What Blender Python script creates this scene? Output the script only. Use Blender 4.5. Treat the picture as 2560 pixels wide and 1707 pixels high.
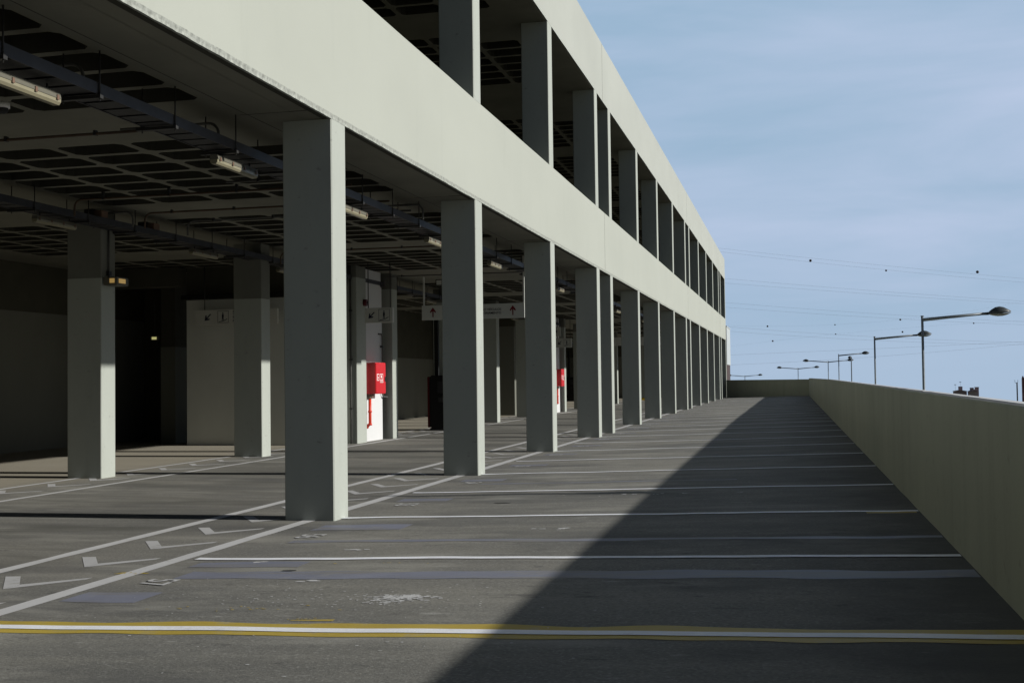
import bpy, bmesh, math, random
from mathutils import Vector, Matrix, noise
random.seed(7)
sc = bpy.context.scene
col = sc.collection
for o in list(bpy.data.objects): bpy.data.objects.remove(o)
R = math.radians
# ------------------------------------------------------------------ camera
cd = bpy.data.cameras.new('camera'); cam = bpy.data.objects.new('camera', cd); col.objects.link(cam)
cd.sensor_width = 36; cd.lens = 2932.4/2560*36; cd.clip_start = .1; cd.clip_end = 12000
rv, uv_, fv = Vector((.972709, .231652, -.013178)), Vector((.020556, -.029461, .999355)), Vector((-.231114, .972353, .033419))
m3 = Matrix((rv, uv_, -fv)).transposed()
cam.matrix_world = Matrix.Translation((4.02477, 0, 1.23918)) @ m3.to_4x4()
sc.camera = cam
# ------------------------------------------------------------------ sky and sun
SUN_EL, SUN_AZ = R(23.0), R(1.3)            # azimuth from +X towards +Y
w = bpy.data.worlds.new('World'); sc.world = w; w.use_nodes = True
nt = w.node_tree; nt.nodes.clear()
def N(nt, t, **k):
    n = nt.nodes.new(t)
    for a, b in k.items(): setattr(n, a, b)
    return n
def setin(n, **k):
    for a, b in k.items():
        n.inputs[a.replace('_', ' ')].default_value = b
    return n
out = N(nt, 'ShaderNodeOutputWorld'); bg = N(nt, 'ShaderNodeBackground'); bg.inputs[1].default_value = .06
tc = N(nt, 'ShaderNodeTexCoord'); sep = N(nt, 'ShaderNodeSeparateXYZ'); cmb = N(nt, 'ShaderNodeCombineXYZ')
mx = N(nt, 'ShaderNodeMath', operation='ADD'); mx.inputs[1].default_value = .05
mm = N(nt, 'ShaderNodeMath', operation='MAXIMUM'); mm.inputs[1].default_value = .03
L = nt.links.new
L(tc.outputs['Generated'], sep.inputs[0]); L(sep.outputs[2], mx.inputs[0]); L(mx.outputs[0], mm.inputs[0])
L(sep.outputs[0], cmb.inputs[0]); L(sep.outputs[1], cmb.inputs[1]); L(mm.outputs[0], cmb.inputs[2])
sky = N(nt, 'ShaderNodeTexSky'); sky.sky_type = 'NISHITA'; sky.sun_disc = False
sky.sun_elevation = SUN_EL; sky.sun_rotation = R(90)-SUN_AZ; sky.air_density = 1.0; sky.dust_density = 1.2; sky.ozone_density = 2.2
L(cmb.outputs[0], sky.inputs[0])
# bright hazy cloud sheet low in the +Y sky, sky elsewhere dimmed to weaken the fill light; long flat streaks inside the sheet
mp = N(nt, 'ShaderNodeMapping'); mp.inputs['Scale'].default_value = (1.6, 1.6, 9); mp.inputs['Rotation'].default_value = (0, R(5), 0)
L(tc.outputs['Generated'], mp.inputs[0])
n1 = N(nt, 'ShaderNodeTexNoise'); setin(n1, Scale=1.6, Detail=7.0, Roughness=.52, Distortion=.3); L(mp.outputs[0], n1.inputs[0])
cr = N(nt, 'ShaderNodeValToRGB'); cr.color_ramp.elements[0].position = .33; cr.color_ramp.elements[1].position = .72
cr.color_ramp.elements[0].color = (5.5, 7.9, 10.6, 1); cr.color_ramp.elements[1].color = (8.4, 9.9, 13.0, 1)
L(n1.outputs[0], cr.inputs[0])
def mrange(src, a, b):
    m = N(nt, 'ShaderNodeMapRange', interpolation_type='SMOOTHSTEP'); m.inputs[1].default_value = a; m.inputs[2].default_value = b; L(src, m.inputs[0]); return m.outputs[0]
wy = mrange(sep.outputs[1], .35, .80); wz = mrange(sep.outputs[2], .62, .34)
ww = N(nt, 'ShaderNodeMath', operation='MULTIPLY'); L(wy, ww.inputs[0]); L(wz, ww.inputs[1])
dim = N(nt, 'ShaderNodeMix', data_type='RGBA', blend_type='MULTIPLY'); dim.inputs['Factor'].default_value = 1; L(sky.outputs[0], dim.inputs['A']); dim.inputs['B'].default_value = (.45, .48, .53, 1)
mix = N(nt, 'ShaderNodeMix', data_type='RGBA'); L(ww.outputs[0], mix.inputs['Factor']); L(dim.outputs['Result'], mix.inputs['A'])
hz = N(nt, 'ShaderNodeMix', data_type='RGBA'); hf = N(nt, 'ShaderNodeMath', operation='MULTIPLY'); hf.inputs[1].default_value = .8; L(mrange(sep.outputs[2], .10, -.01), hf.inputs[0]); L(hf.outputs[0], hz.inputs['Factor'])
L(cr.outputs[0], hz.inputs['A']); hz.inputs['B'].default_value = (6.6, 8.6, 11.2, 1); L(hz.outputs['Result'], mix.inputs['B'])
L(mix.outputs['Result'], bg.inputs[0]); L(bg.outputs[0], out.inputs[0])
sd = bpy.data.lights.new('sun', 'SUN'); so = bpy.data.objects.new('sun', sd); col.objects.link(so)
sd.energy = 5.0; sd.angle = R(.95); sd.color = (1, .965, .90)
sdir = Vector((math.cos(SUN_AZ)*math.cos(SUN_EL), math.sin(SUN_AZ)*math.cos(SUN_EL), math.sin(SUN_EL)))
so.rotation_euler = sdir.to_track_quat('Z', 'Y').to_euler(); so.location = sdir*40
sc.view_settings.view_transform = 'Standard'; sc.view_settings.look = 'None'; sc.view_settings.exposure = 0; sc.view_settings.gamma = 1
sc.render.engine = 'CYCLES'; sc.cycles.max_bounces = 8; sc.cycles.diffuse_bounces = 2
sc.cycles.use_denoising = True
# ------------------------------------------------------------------ materials
MATS = {}
def mat(name, c, rough=.7, var=.06, scale=1.5, stretch=(1, 1, 1), bump=0, bscale=60, metal=0, emit=None, c2=None, lo=.35, hi=.7, spec=.3):
    m = bpy.data.materials.new(name); m.use_nodes = True; nt = m.node_tree; b = nt.nodes['Principled BSDF']; L = nt.links.new
    b.inputs['Roughness'].default_value = rough; b.inputs['Metallic'].default_value = metal
    b.inputs['Specular IOR Level'].default_value = spec
    tc = N(nt, 'ShaderNodeTexCoord'); mp = N(nt, 'ShaderNodeMapping'); mp.inputs['Scale'].default_value = stretch
    geo = N(nt, 'ShaderNodeNewGeometry'); L(geo.outputs['Position'], mp.inputs[0])
    n = N(nt, 'ShaderNodeTexNoise'); setin(n, Scale=scale, Detail=6.0, Roughness=.6); L(mp.outputs[0], n.inputs[0])
    r = N(nt, 'ShaderNodeValToRGB'); r.color_ramp.elements[0].position = lo; r.color_ramp.elements[1].position = hi
    a = c2 if c2 else tuple(x*(1-var*2) for x in c[:3]); d = tuple(min(1, x*(1+var)) for x in c[:3]) if not c2 else c
    r.color_ramp.elements[0].color = (*a[:3], 1); r.color_ramp.elements[1].color = (*d[:3], 1)
    L(n.outputs[0], r.inputs[0]); L(r.outputs[0], b.inputs['Base Color'])
    if bump:
        nb = N(nt, 'ShaderNodeTexNoise'); setin(nb, Scale=float(bscale), Detail=4.0); L(geo.outputs['Position'], nb.inputs[0])
        bp = N(nt, 'ShaderNodeBump'); bp.inputs['Strength'].default_value = bump; bp.inputs['Distance'].default_value = .004
        L(nb.outputs[0], bp.inputs['Height']); L(bp.outputs[0], b.inputs['Normal'])
    if emit:
        b.inputs['Emission Color'].default_value = (*emit[:3], 1); b.inputs['Emission Strength'].default_value = emit[3]
    MATS[name] = m; return m
def mixin(m, c, scale, lo, hi, stretch=(1, 1, 1), det=5.0, kind='noise', fac=1.0, rough=.6):
    """lay a second procedural patch colour over a material's base colour"""
    nt = m.node_tree; L = nt.links.new; b = nt.nodes['Principled BSDF']; src = b.inputs['Base Color'].links[0].from_socket
    geo = N(nt, 'ShaderNodeNewGeometry'); mp = N(nt, 'ShaderNodeMapping'); mp.inputs['Scale'].default_value = stretch
    L(geo.outputs['Position'], mp.inputs[0])
    n = N(nt, 'ShaderNodeTexNoise'); setin(n, Scale=float(scale), Detail=det, Roughness=rough); L(mp.outputs[0], n.inputs[0])
    r = N(nt, 'ShaderNodeMapRange'); r.inputs[1].default_value = lo; r.inputs[2].default_value = hi; r.inputs[4].default_value = fac
    L(n.outputs[0], r.inputs[0]); x = N(nt, 'ShaderNodeMix', data_type='RGBA'); L(r.outputs[0], x.inputs['Factor'])
    L(src, x.inputs['A']); x.inputs['B'].default_value = (*c, 1); L(x.outputs['Result'], b.inputs['Base Color'])
M = {}
M['paint'] = mat('facade_paint', (.370, .390, .350), .75, .022, .5, (1, .6, 1), .25, 45)
mixin(M['paint'], (.30, .325, .29), 2.2, .52, .9, (1, .5, .18), 6.0, fac=.30)
M['column'] = mat('column_paint', (.365, .392, .358), .7, .03, 1.2, (1, 1, .4), .3, 40)
mixin(M['column'], (.28, .30, .27), 5, .56, .8, (1, 1, .3), 6.0, fac=.4)
mixin(M['column'], (.16, .16, .15), 11, .64, .74, (1, 1, 1.6), 5.0, fac=.5)
mixin(M['paint'], (.27, .29, .26), 1.1, .60, .80, (.3, 2.6, .22), 7.0, fac=.35)
M['parapet'] = mat('parapet_paint', (.40, .415, .325), .8, .05, .8, (1, .7, .5), .4, 35)
mixin(M['parapet'], (.27, .27, .215), 3.0, .5, .8, (1, 1, .12), 6.0, fac=.55)
mixin(M['parapet'], (.20, .20, .16), 9, .62, .75, (1, 1, 1), 6.0, fac=.5)
M['coping_shade'] = mat('coping_shade_grey', (.115, .12, .12), .8, .2, 3, (1, 1, 1), .6, 25)  # dark grey paints a shadow onto the inner strip of the parapet top
M['drip'] = mat('drip_mortar', (.34, .36, .33), .9, .2, 22, (1, 1, 1), .6, 60)
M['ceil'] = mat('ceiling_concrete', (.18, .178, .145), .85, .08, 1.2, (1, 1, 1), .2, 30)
M['cell'] = mat('recess_shade_concrete', (.045, .044, .034), .9, .12, 2.5)  # ceiling concrete darkened to paint shade inside the waffle recesses
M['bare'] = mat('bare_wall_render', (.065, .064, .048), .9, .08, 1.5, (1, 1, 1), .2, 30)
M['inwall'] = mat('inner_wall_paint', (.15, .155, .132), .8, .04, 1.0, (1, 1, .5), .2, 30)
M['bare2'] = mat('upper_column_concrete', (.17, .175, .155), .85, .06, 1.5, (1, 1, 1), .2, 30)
M['corewall'] = mat('core_wall_paint', (.60, .62, .58), .8, .04, 1.0, (1, 1, .5), .2, 30)
M['roofpaint'] = mat('roof_band_paint', (.375, .395, .365), .75, .03, .5, (1, .6, 1), .25, 45)
mixin(M['roofpaint'], (.30, .315, .29), 2.5, .54, .85, (1, .5, .15), 6.0, fac=.4)
M['white'] = mat('white_wall_paint', (.60, .61, .62), .6, .02, 1.0)
M['asph'] = mat('deck_screed', (.235, .228, .20), .85, .07, .9, (.35, 1, 1), .5, 90, c2=(.145, .145, .135), lo=.32, hi=.68)
mixin(M['asph'], (.115, .115, .105), 1.3, .48, .70, (.16, 1.3, 1), 7.0, fac=.6)
mixin(M['asph'], (.275, .262, .22), .35, .48, .70, (.8, 1, 1), 4.0, fac=.45)
mixin(M['asph'], (.26, .25, .215), 3.0, .55, .75, (.3, 1.2, 1), 7.0, fac=.5)
mixin(M['asph'], (.31, .31, .29), 34, .66, .74, (.6, 1, 1), 3.0, fac=.6)
mixin(M['asph'], (.075, .07, .06), 26, .69, .76, (.7, 1, 1), 3.0, fac=.6)
mixin(M['asph'], (.08, .08, .078), 75, .46, .66, (.6, .8, 1), 3.0, fac=.5)
mixin(M['asph'], (.36, .36, .34), 90, .54, .70, (.6, .8, 1), 2.0, fac=.5)
mixin(M['asph'], (.10, .10, .095), .8, .56, .72, (1, .7, 1), 8.0, fac=.45, rough=.7)
mixin(M['asph'], (.085, .086, .084), .6, .50, .62, (.4, 1.1, 1), 9.0, fac=.62, rough=.68)
mixin(M['asph'], (.33, .325, .29), .9, .52, .64, (.4, 1.2, 1), 9.0, fac=.55, rough=.68)
mixin(M['asph'], (.05, .05, .05), 5, .60, .68, (.5, 1, 1), 8.0, fac=.6, rough=.7)
mixin(M['asph'], (.38, .38, .36), 10, .62, .70, (.35, 1, 1), 8.0, fac=.6, rough=.7)
def add_grime_shade(m):  # noisy grime plus painted shade, darkening the deck towards the parapet foot
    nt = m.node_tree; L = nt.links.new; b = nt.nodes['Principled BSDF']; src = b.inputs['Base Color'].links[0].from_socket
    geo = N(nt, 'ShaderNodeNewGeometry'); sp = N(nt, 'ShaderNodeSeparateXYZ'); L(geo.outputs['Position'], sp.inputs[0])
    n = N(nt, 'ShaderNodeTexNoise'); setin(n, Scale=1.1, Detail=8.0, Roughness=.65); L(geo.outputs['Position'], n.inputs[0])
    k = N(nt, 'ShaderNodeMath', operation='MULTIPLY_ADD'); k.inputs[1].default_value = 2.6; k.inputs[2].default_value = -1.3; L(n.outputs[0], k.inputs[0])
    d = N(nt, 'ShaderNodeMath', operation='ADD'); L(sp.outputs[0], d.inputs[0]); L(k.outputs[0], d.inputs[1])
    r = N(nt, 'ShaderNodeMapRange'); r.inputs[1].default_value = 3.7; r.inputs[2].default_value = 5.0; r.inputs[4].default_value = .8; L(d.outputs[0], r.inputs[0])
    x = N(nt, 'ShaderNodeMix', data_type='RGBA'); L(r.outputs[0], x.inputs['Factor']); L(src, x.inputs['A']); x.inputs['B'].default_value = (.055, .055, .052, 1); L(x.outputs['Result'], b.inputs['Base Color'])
add_grime_shade(M['asph'])
# the driving lane and stalls under the roof: warmer, with long tyre marks (X < -0.1)
def add_lane(m):
    nt = m.node_tree; L = nt.links.new; b = nt.nodes['Principled BSDF']; src = b.inputs['Base Color'].links[0].from_socket
    geo = N(nt, 'ShaderNodeNewGeometry'); sp = N(nt, 'ShaderNodeSeparateXYZ'); L(geo.outputs['Position'], sp.inputs[0])
    mr = N(nt, 'ShaderNodeMapRange'); mr.inputs[1].default_value = -.9; mr.inputs[2].default_value = -1.5; L(sp.outputs[0], mr.inputs[0])
    mr2 = N(nt, 'ShaderNodeMapRange'); mr2.inputs[1].default_value = -4.6; mr2.inputs[2].default_value = -4.0; L(sp.outputs[0], mr2.inputs[0])
    mp = N(nt, 'ShaderNodeMapping'); mp.inputs['Scale'].default_value = (.22, 1.2, 1); mp.inputs['Rotation'].default_value = (0, 0, R(14)); L(geo.outputs['Position'], mp.inputs[0])
    n = N(nt, 'ShaderNodeTexNoise'); setin(n, Scale=1.5, Detail=5.0, Roughness=.6, Distortion=1.2); L(mp.outputs[0], n.inputs[0])
    r = N(nt, 'ShaderNodeMapRange'); r.inputs[1].default_value = .42; r.inputs[2].default_value = .66; L(n.outputs[0], r.inputs[0])
    a = N(nt, 'ShaderNodeMath', operation='MULTIPLY'); L(mr.outputs[0], a.inputs[0]); L(mr2.outputs[0], a.inputs[1])
    a2 = N(nt, 'ShaderNodeMath', operation='MULTIPLY'); L(a.outputs[0], a2.inputs[0]); L(r.outputs[0], a2.inputs[1])
    a3 = N(nt, 'ShaderNodeMath', operation='MULTIPLY'); L(a2.outputs[0], a3.inputs[0]); a3.inputs[1].default_value = .9
    x = N(nt, 'ShaderNodeMix', data_type='RGBA'); L(a3.outputs[0], x.inputs['Factor']); L(src, x.inputs['A']); x.inputs['B'].default_value = (.10, .10, .088, 1)
    w2 = N(nt, 'ShaderNodeMapRange'); w2.inputs[1].default_value = -4.8; w2.inputs[2].default_value = -5.8; w2.inputs[4].default_value = .75; L(sp.outputs[0], w2.inputs[0])
    y = N(nt, 'ShaderNodeMix', data_type='RGBA'); L(w2.outputs[0], y.inputs['Factor']); L(x.outputs['Result'], y.inputs['A']); y.inputs['B'].default_value = (.33, .30, .235, 1)
    L(y.outputs['Result'], b.inputs['Base Color'])
add_lane(M['asph'])
def paintmat(name, c, wear=.5, scale=9):
    m = mat(name, c, .6, .04, 2.5, (1, 1, 1), .3, 90)
    mixin(m, (.30, .29, .26), scale, .56, .74, (1, 1, 1), 6.0, fac=wear, rough=.7); return m
M['line'] = paintmat('white_line_paint', (.88, .90, .95), .35)
M['oldline'] = paintmat('worn_white_line_paint', (.58, .585, .59), .75, 5)
M['chev'] = paintmat('worn_chevron_paint', (.50, .505, .51), .9, 6)
M['yellow'] = paintmat('yellow_line_paint', (.46, .345, .065), .75, 5)
M['blue'] = paintmat('blue_grey_cover_paint', (.205, .218, .275), .8, 3)
mixin(M['blue'], (.215, .205, .18), 2.4, .46, .66, (.35, 2.2, 1), 6.0, fac=.8)
M['steel'] = mat('galvanised_tray', (.055, .056, .064), .5, .1, 6, metal=.3)
M['dark'] = mat('dark_steel', (.03, .03, .032), .6, .1, 6)
M['rod'] = mat('threaded_rod', (.05, .05, .05), .5, .1, 6, metal=.5)
M['cream'] = mat('cream_diffuser', (.25, .23, .155), .35, .03, 8)
M['greyplastic'] = mat('grey_plastic_housing', (.13, .125, .10), .5, .05, 8)
M['copper'] = mat('orange_brown_pipe', (.075, .05, .032), .6, .15, 4)
M['pipe'] = mat('dark_grey_pipe', (.09, .09, .085), .6, .15, 4)
M['red'] = mat('red_enamel', (.50, .012, .016), .4, .03, 3, spec=.5)
M['darkred'] = mat('dark_red_enamel', (.10, .008, .01), .4, .05, 3)
M['redpipe'] = mat('red_pipe_paint', (.60, .05, .025), .4, .05, 6)
M['black'] = mat('black_paint', (.006, .006, .006), .6, .1, 6)
M['sign'] = mat('sign_board_white', (.56, .57, .53), .5, .03, 2)
M['signink'] = mat('sign_navy_ink', (.012, .014, .04), .6, .02, 4)
M['signred'] = mat('sign_red_ink', (.16, .008, .014), .5, .02, 4)
M['signblack'] = mat('sign_black_ink', (.012, .012, .012), .6, .02, 4)
M['iconwhite'] = mat('icon_white', (.85, .85, .85), .5, .02, 4)
M['brass'] = mat('brass_valve', (.16, .10, .07), .5, .1, 8)
M['amber'] = mat('amber_lit_panel', (.8, .6, .3), .4, .02, 8, emit=(1, .62, .18, .22))
M['greenlight'] = mat('small_lit_panel', (.7, .7, .3), .4, .02, 8, emit=(.9, .85, .35, .4))
M['lamp'] = mat('lamp_post_steel', (.17, .20, .23), .5, .1, 5, metal=.2)
M['lamphead'] = mat('lamp_head_grey', (.05, .06, .065), .45, .1, 5, spec=.4)
M['glass'] = mat('lamp_bowl_glass', (.22, .23, .22), .2, .05, 5, spec=.6)
M['cable'] = mat('aluminium_cable', (.20, .22, .26), .6, .05, 3)
M['ball'] = mat('dark_marker_ball', (.03, .02, .02), .6, .05, 3)
M['brick'] = mat('dark_red_brick', (.24, .12, .115), .9, .2, 3)
M['roof'] = mat('weathered_roof_tiles', (.36, .30, .31), .9, .3, 2)
M['house'] = mat('house_render', (.45, .38, .38), .9, .1, 1)
M['pink'] = mat('pink_render', (.42, .33, .35), .9, .05, 1)
M['annexe'] = mat('annexe_cladding', (.42, .46, .48), .7, .04, 1)
M['annexeb'] = mat('brown_cladding', (.07, .05, .05), .8, .1, 2)
M['ground'] = mat('dry_ground', (.16, .15, .10), .95, .2, .05)
M['yelplastic'] = mat('yellow_plastic', (.7, .45, .02), .5, .05, 4)
M['joint'] = mat('joint_sealant', (.05, .05, .045), .8, .1, 4)
# ------------------------------------------------------------------ builders
class MB:
    def __init__(s): s.bm = bmesh.new()
    def box(s, x0, x1, y0, y1, z0, z1, bev=0, mi=0):
        vs = [s.bm.verts.new(v) for v in ((x0,y0,z0),(x1,y0,z0),(x1,y1,z0),(x0,y1,z0),(x0,y0,z1),(x1,y0,z1),(x1,y1,z1),(x0,y1,z1))]
        fs = [s.bm.faces.new([vs[i] for i in f]) for f in ((0,3,2,1),(4,5,6,7),(0,1,5,4),(1,2,6,5),(2,3,7,6),(3,0,4,7))]
        for f in fs: f.material_index = mi
        if bev:
            es = list({e for f in fs for e in f.edges}); bmesh.ops.bevel(s.bm, geom=es, offset=bev, segments=2, affect='EDGES')
        return s
    def poly(s, pts, mi=0):
        f = s.bm.faces.new([s.bm.verts.new(p) for p in pts]); f.material_index = mi; return f
    def prism(s, pts, axis, d0, d1, mi=0):
        """extrude a 2-D outline along an axis ('x','y','z') between d0 and d1"""
        def P(a, b, d): return {'x': (d, a, b), 'y': (a, d, b), 'z': (a, b, d)}[axis]
        n = len(pts); A = [s.bm.verts.new(P(a, b, d0)) for a, b in pts]; B = [s.bm.verts.new(P(a, b, d1)) for a, b in pts]
        F = [s.bm.faces.new(A), s.bm.faces.new(B[::-1])] + [s.bm.faces.new((A[i], B[i], B[(i+1) % n], A[(i+1) % n])) for i in range(n)]
        for f in F: f.material_index = mi
        return s
    def tube(s, pts, r, n=8, mi=0, caps=True):
        pts = [Vector(p) for p in pts]; rs = r if isinstance(r, (list, tuple)) else [r]*len(pts); rings = []
        up = None
        for i, p in enumerate(pts):
            t = (pts[min(i+1, len(pts)-1)]-pts[max(i-1, 0)]).normalized()
            if up is None: up = Vector((0, 0, 1)) if abs(t.z) < .9 else Vector((1, 0, 0))
            a = t.cross(up).normalized(); up = a.cross(t).normalized()
            rings.append([s.bm.verts.new(p+(a*math.cos(k*2*math.pi/n)+up*math.sin(k*2*math.pi/n))*rs[i]) for k in range(n)])
        for A, B in zip(rings, rings[1:]):
            for k in range(n):
                f = s.bm.faces.new((A[k], A[(k+1) % n], B[(k+1) % n], B[k])); f.material_index = mi; f.smooth = True
        if caps:
            s.bm.faces.new(rings[0][::-1]).material_index = mi; s.bm.faces.new(rings[-1]).material_index = mi
        return s
    def sphere(s, c, rx, ry, rz, u=16, v=10, mi=0):
        r = bmesh.ops.create_uvsphere(s.bm, u_segments=u, v_segments=v, radius=1)
        for q in r['verts']: q.co = Vector((c[0]+q.co.x*rx, c[1]+q.co.y*ry, c[2]+q.co.z*rz))
        for f in {f for q in r['verts'] for f in q.link_faces}: f.smooth = True; f.material_index = mi
        return s
    def build(s, name, mats, parent=None, loc=None, nrm=True):
        if nrm: bmesh.ops.recalc_face_normals(s.bm, faces=s.bm.faces)
        me = bpy.data.meshes.new(name); o = Vector(loc) if loc else (wloc(parent) if parent else Vector((0, 0, 0)))
        for v in s.bm.verts: v.co -= o
        s.bm.to_mesh(me); s.bm.free()
        for m in (mats if isinstance(mats, (list, tuple)) else [mats]): me.materials.append(M[m])
        ob = bpy.data.objects.new(name, me); col.objects.link(ob)
        if parent: ob.parent = parent; ob.location = o-wloc(parent)
        else: ob.location = o
        return ob
def wloc(o):
    v = Vector((0, 0, 0))
    while o: v += o.location; o = o.parent
    return v
def tag(o, label=None, cat=None, group=None, kind=None):
    if label: o['label'] = label
    if cat: o['category'] = cat
    if group: o['group'] = group
    if kind: o['kind'] = kind
    return o
def thing(name, loc, label, cat, group=None):
    o = bpy.data.objects.new(name, None); o.empty_display_size = .2; col.objects.link(o); o.location = loc
    return tag(o, label, cat, group)
def kids(o): return [c for c in bpy.data.objects if c.parent == o]
def copy_tree(o, parent=None):
    ch = kids(o); c = o.copy(); col.objects.link(c); c.parent = parent
    for k in ch: copy_tree(k, c)
    return c
def text(name, body, size, origin, right, up, m, parent, depth=.002, align='LEFT', sx=1.0):
    cu = bpy.data.curves.new(name, 'FONT'); cu.body = body; cu.size = size; cu.extrude = depth/2; cu.align_x = align; cu.offset = size*.008
    t = bpy.data.objects.new(name, cu); col.objects.link(t); bpy.context.view_layer.update()
    me = bpy.data.meshes.new_from_object(t.evaluated_get(bpy.context.evaluated_depsgraph_get())); bpy.data.objects.remove(t)
    right, up = Vector(right), Vector(up); nn = right.cross(up); o = Vector(origin); pl = wloc(parent)
    for v in me.vertices: v.co = o-pl+right*v.co.x*sx+up*v.co.y+nn*v.co.z
    me.materials.clear(); me.materials.append(M[m]); me.name = name
    ob = bpy.data.objects.new(name, me); col.objects.link(ob); ob.parent = parent; return ob
# ------------------------------------------------------------------ deck surface
SL = .0265
def zf(x, y):
    base = SL*max(0, x)
    return base + (.0045*noise.noise(Vector((x*.9, y*.8, 3.1)))+.0025*noise.noise(Vector((x*2.6, y*2.1, 7.7))))*min(1, max(0, (x+.1)*3))*(1 if x < 4.9 else .3)
def wob(x, y): return .017*noise.noise(Vector((x*.8, y*3.1, 1.3)))+.006*noise.noise(Vector((x*3.1, y*3.1, 9.3)))
mb = MB(); bm = mb.bm
xs = [-14, -11, -8, -6, -4, -2, -1, -.5, -.1]+[i*.16 for i in range(0, 32)]+[5.06]
ys = [-14+i*.5 for i in range(0, 28)]+[i*.22 for i in range(0, 137)]+[30.3+i*.8 for i in range(0, 60)]+[78.5]
G = [[bm.verts.new((x, y, zf(x, y))) for y in ys] for x in xs]
for i in range(len(xs)-1):
    for j in range(len(ys)-1):
        f = bm.faces.new((G[i][j], G[i+1][j], G[i+1][j+1], G[i][j+1])); f.smooth = True
mb.box(-14, 5.06, -14, 78.5, -.5, -.06)
deck = mb.build('parking_deck', 'asph', nrm=False); tag(deck, kind='structure')
def strip(x0, x1, y0, y1, h=.004, step=.12, w=None, ragged=0, mb=None, axis='x'):
    """painted strip on the deck, following its surface; ragged edges if asked"""
    mb = mb or MB(); bm = mb.bm
    if axis == 'x':
        n = max(2, int((x1-x0)/step)); row = []
        for i in range(n+1):
            x = x0+(x1-x0)*i/n; dy = wob(x, (y0+y1)/2) if w is None else w
            a = y0+dy+ragged*noise.noise(Vector((x*2.3, y0*5, 2))); b = y1+dy+ragged*noise.noise(Vector((x*2.3, y1*5, 5)))
            row.append((bm.verts.new((x, a, zf(x, a)+h)), bm.verts.new((x, b, zf(x, b)+h))))
    else:
        n = max(2, int((y1-y0)/step)); row = []
        for i in range(n+1):
            y = y0+(y1-y0)*i/n; dx = .008*noise.noise(Vector((x0, y*1.2, 4)))
            a = x1+dx+ragged*noise.noise(Vector((y*3, x0*5, 2))); b = x0+dx+ragged*noise.noise(Vector((y*3, x1*5, 5)))
            row.append((bm.verts.new((a, y, zf(a, y)+h)), bm.verts.new((b, y, zf(b, y)+h))))
    for p, q in zip(row, row[1:]): bm.faces.new((p[0], q[0], q[1], p[1]))
    return mb
XP = 5.02
STALL = [5.33+2.42*0]+[7.65, 10.14, 12.55, 15.12]
y = 17.62
while y < 72: STALL.append(y); y += 2.5
# yellow band under the nearest white line, and the partly erased yellow by the third
strip(-.12, XP-.02, 5.205, 5.485, .002, .1, ragged=.045).build('yellow_band', 'yellow', deck, nrm=False)
strip(4.6, XP-.03, 10.02, 10.2, .002, .1, ragged=.03).build('yellow_band', 'yellow', deck, nrm=False)
for k, y in enumerate(STALL):
    strip(-.1 if k == 0 else -.12, XP-.01, y-.045, y+.045, .005, .1).build('bay_line', 'line', deck, nrm=False)
# lines along the columns and the footpath chevrons between them
for x0, x1, m in ((-.30, -.18, 'oldline'), (-1.25, -1.14, 'oldline'), (-4.42, -4.33, 'oldline'), (-5.42, -5.33, 'oldline')):
    strip(x0, x1, -12, 74, .003, .3, axis='y', ragged=.012).build('footpath_line', m, deck, nrm=False)
def chevron(xc, y, s=1):
    mb = MB()
    for sx in (-1, 1):
        P = [(xc, y), (xc+.31*sx, y+.38), (xc+.31*sx, y+.27), (xc, y-.13)]
        if sx < 0: P = [(xc, y), (xc-.31, y+.36), (xc-.22, y+.38), (xc, y+.12)] ; P = [(xc, y-.075), (xc, y+.085), (xc-.20, y+.37), (xc-.295, y+.345)]
        else: P = [(xc+.002, y+.085), (xc+.002, y-.075), (xc+.31, y+.32), (xc+.31, y+.40)]
        mb.poly([(a, b, zf(a, b)+.002) for a, b in P])
    return mb.build('chevron', 'chev', deck)
for i in range(0, 50):
    chevron(-.72, 4.7+.855*i)
    if i < 44: chevron(-4.95 if i > 0 else -5.0, 12.0+.9*i)
# blue-grey paint over old markings
def patch(x0, x1, y0, y1, m='blue', rg=.03, h=.0018, nm='repainted_patch'): strip(x0, x1, y0, y1, h, .06, w=0, ragged=rg).build(nm, m, deck, nrm=False)
patch(.15, XP-.01, 6.83, 7.12, rg=.05); patch(.2, XP-.01, 8.48, 8.61, rg=.06); patch(-.12, .37, 6.02, 6.33)
patch(-.3+.35, .85, 9.25, 9.62); patch(.0, .8, 7.30, 7.52, rg=.05); patch(0.4, 3.4, 13.5, 13.6, rg=.04)
for k, y in enumerate(STALL[2:14]): patch(0, .55, y+1.45, y+1.75, rg=.06)
# bay numbers, read with their tops towards the parapet
for k, n in enumerate(range(57, 40, -1)):
    y = (6.81, 8.98, 11.40, 13.89)[k] if k < 4 else STALL[k]+1.5
    x = .03 if k == 0 else .13
    t = text('bay_number', str(n), .30, (x, y, zf(x+.1, y-.1)+.0022), (0, -1, 0), (1, 0, SL), 'oldline', deck, 0, sx=.80)
    for v in t.data.vertices: v.co.z = zf(v.co.x, v.co.y)+.005
    if k > 9: t.data.name = 'bay_number'
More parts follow.
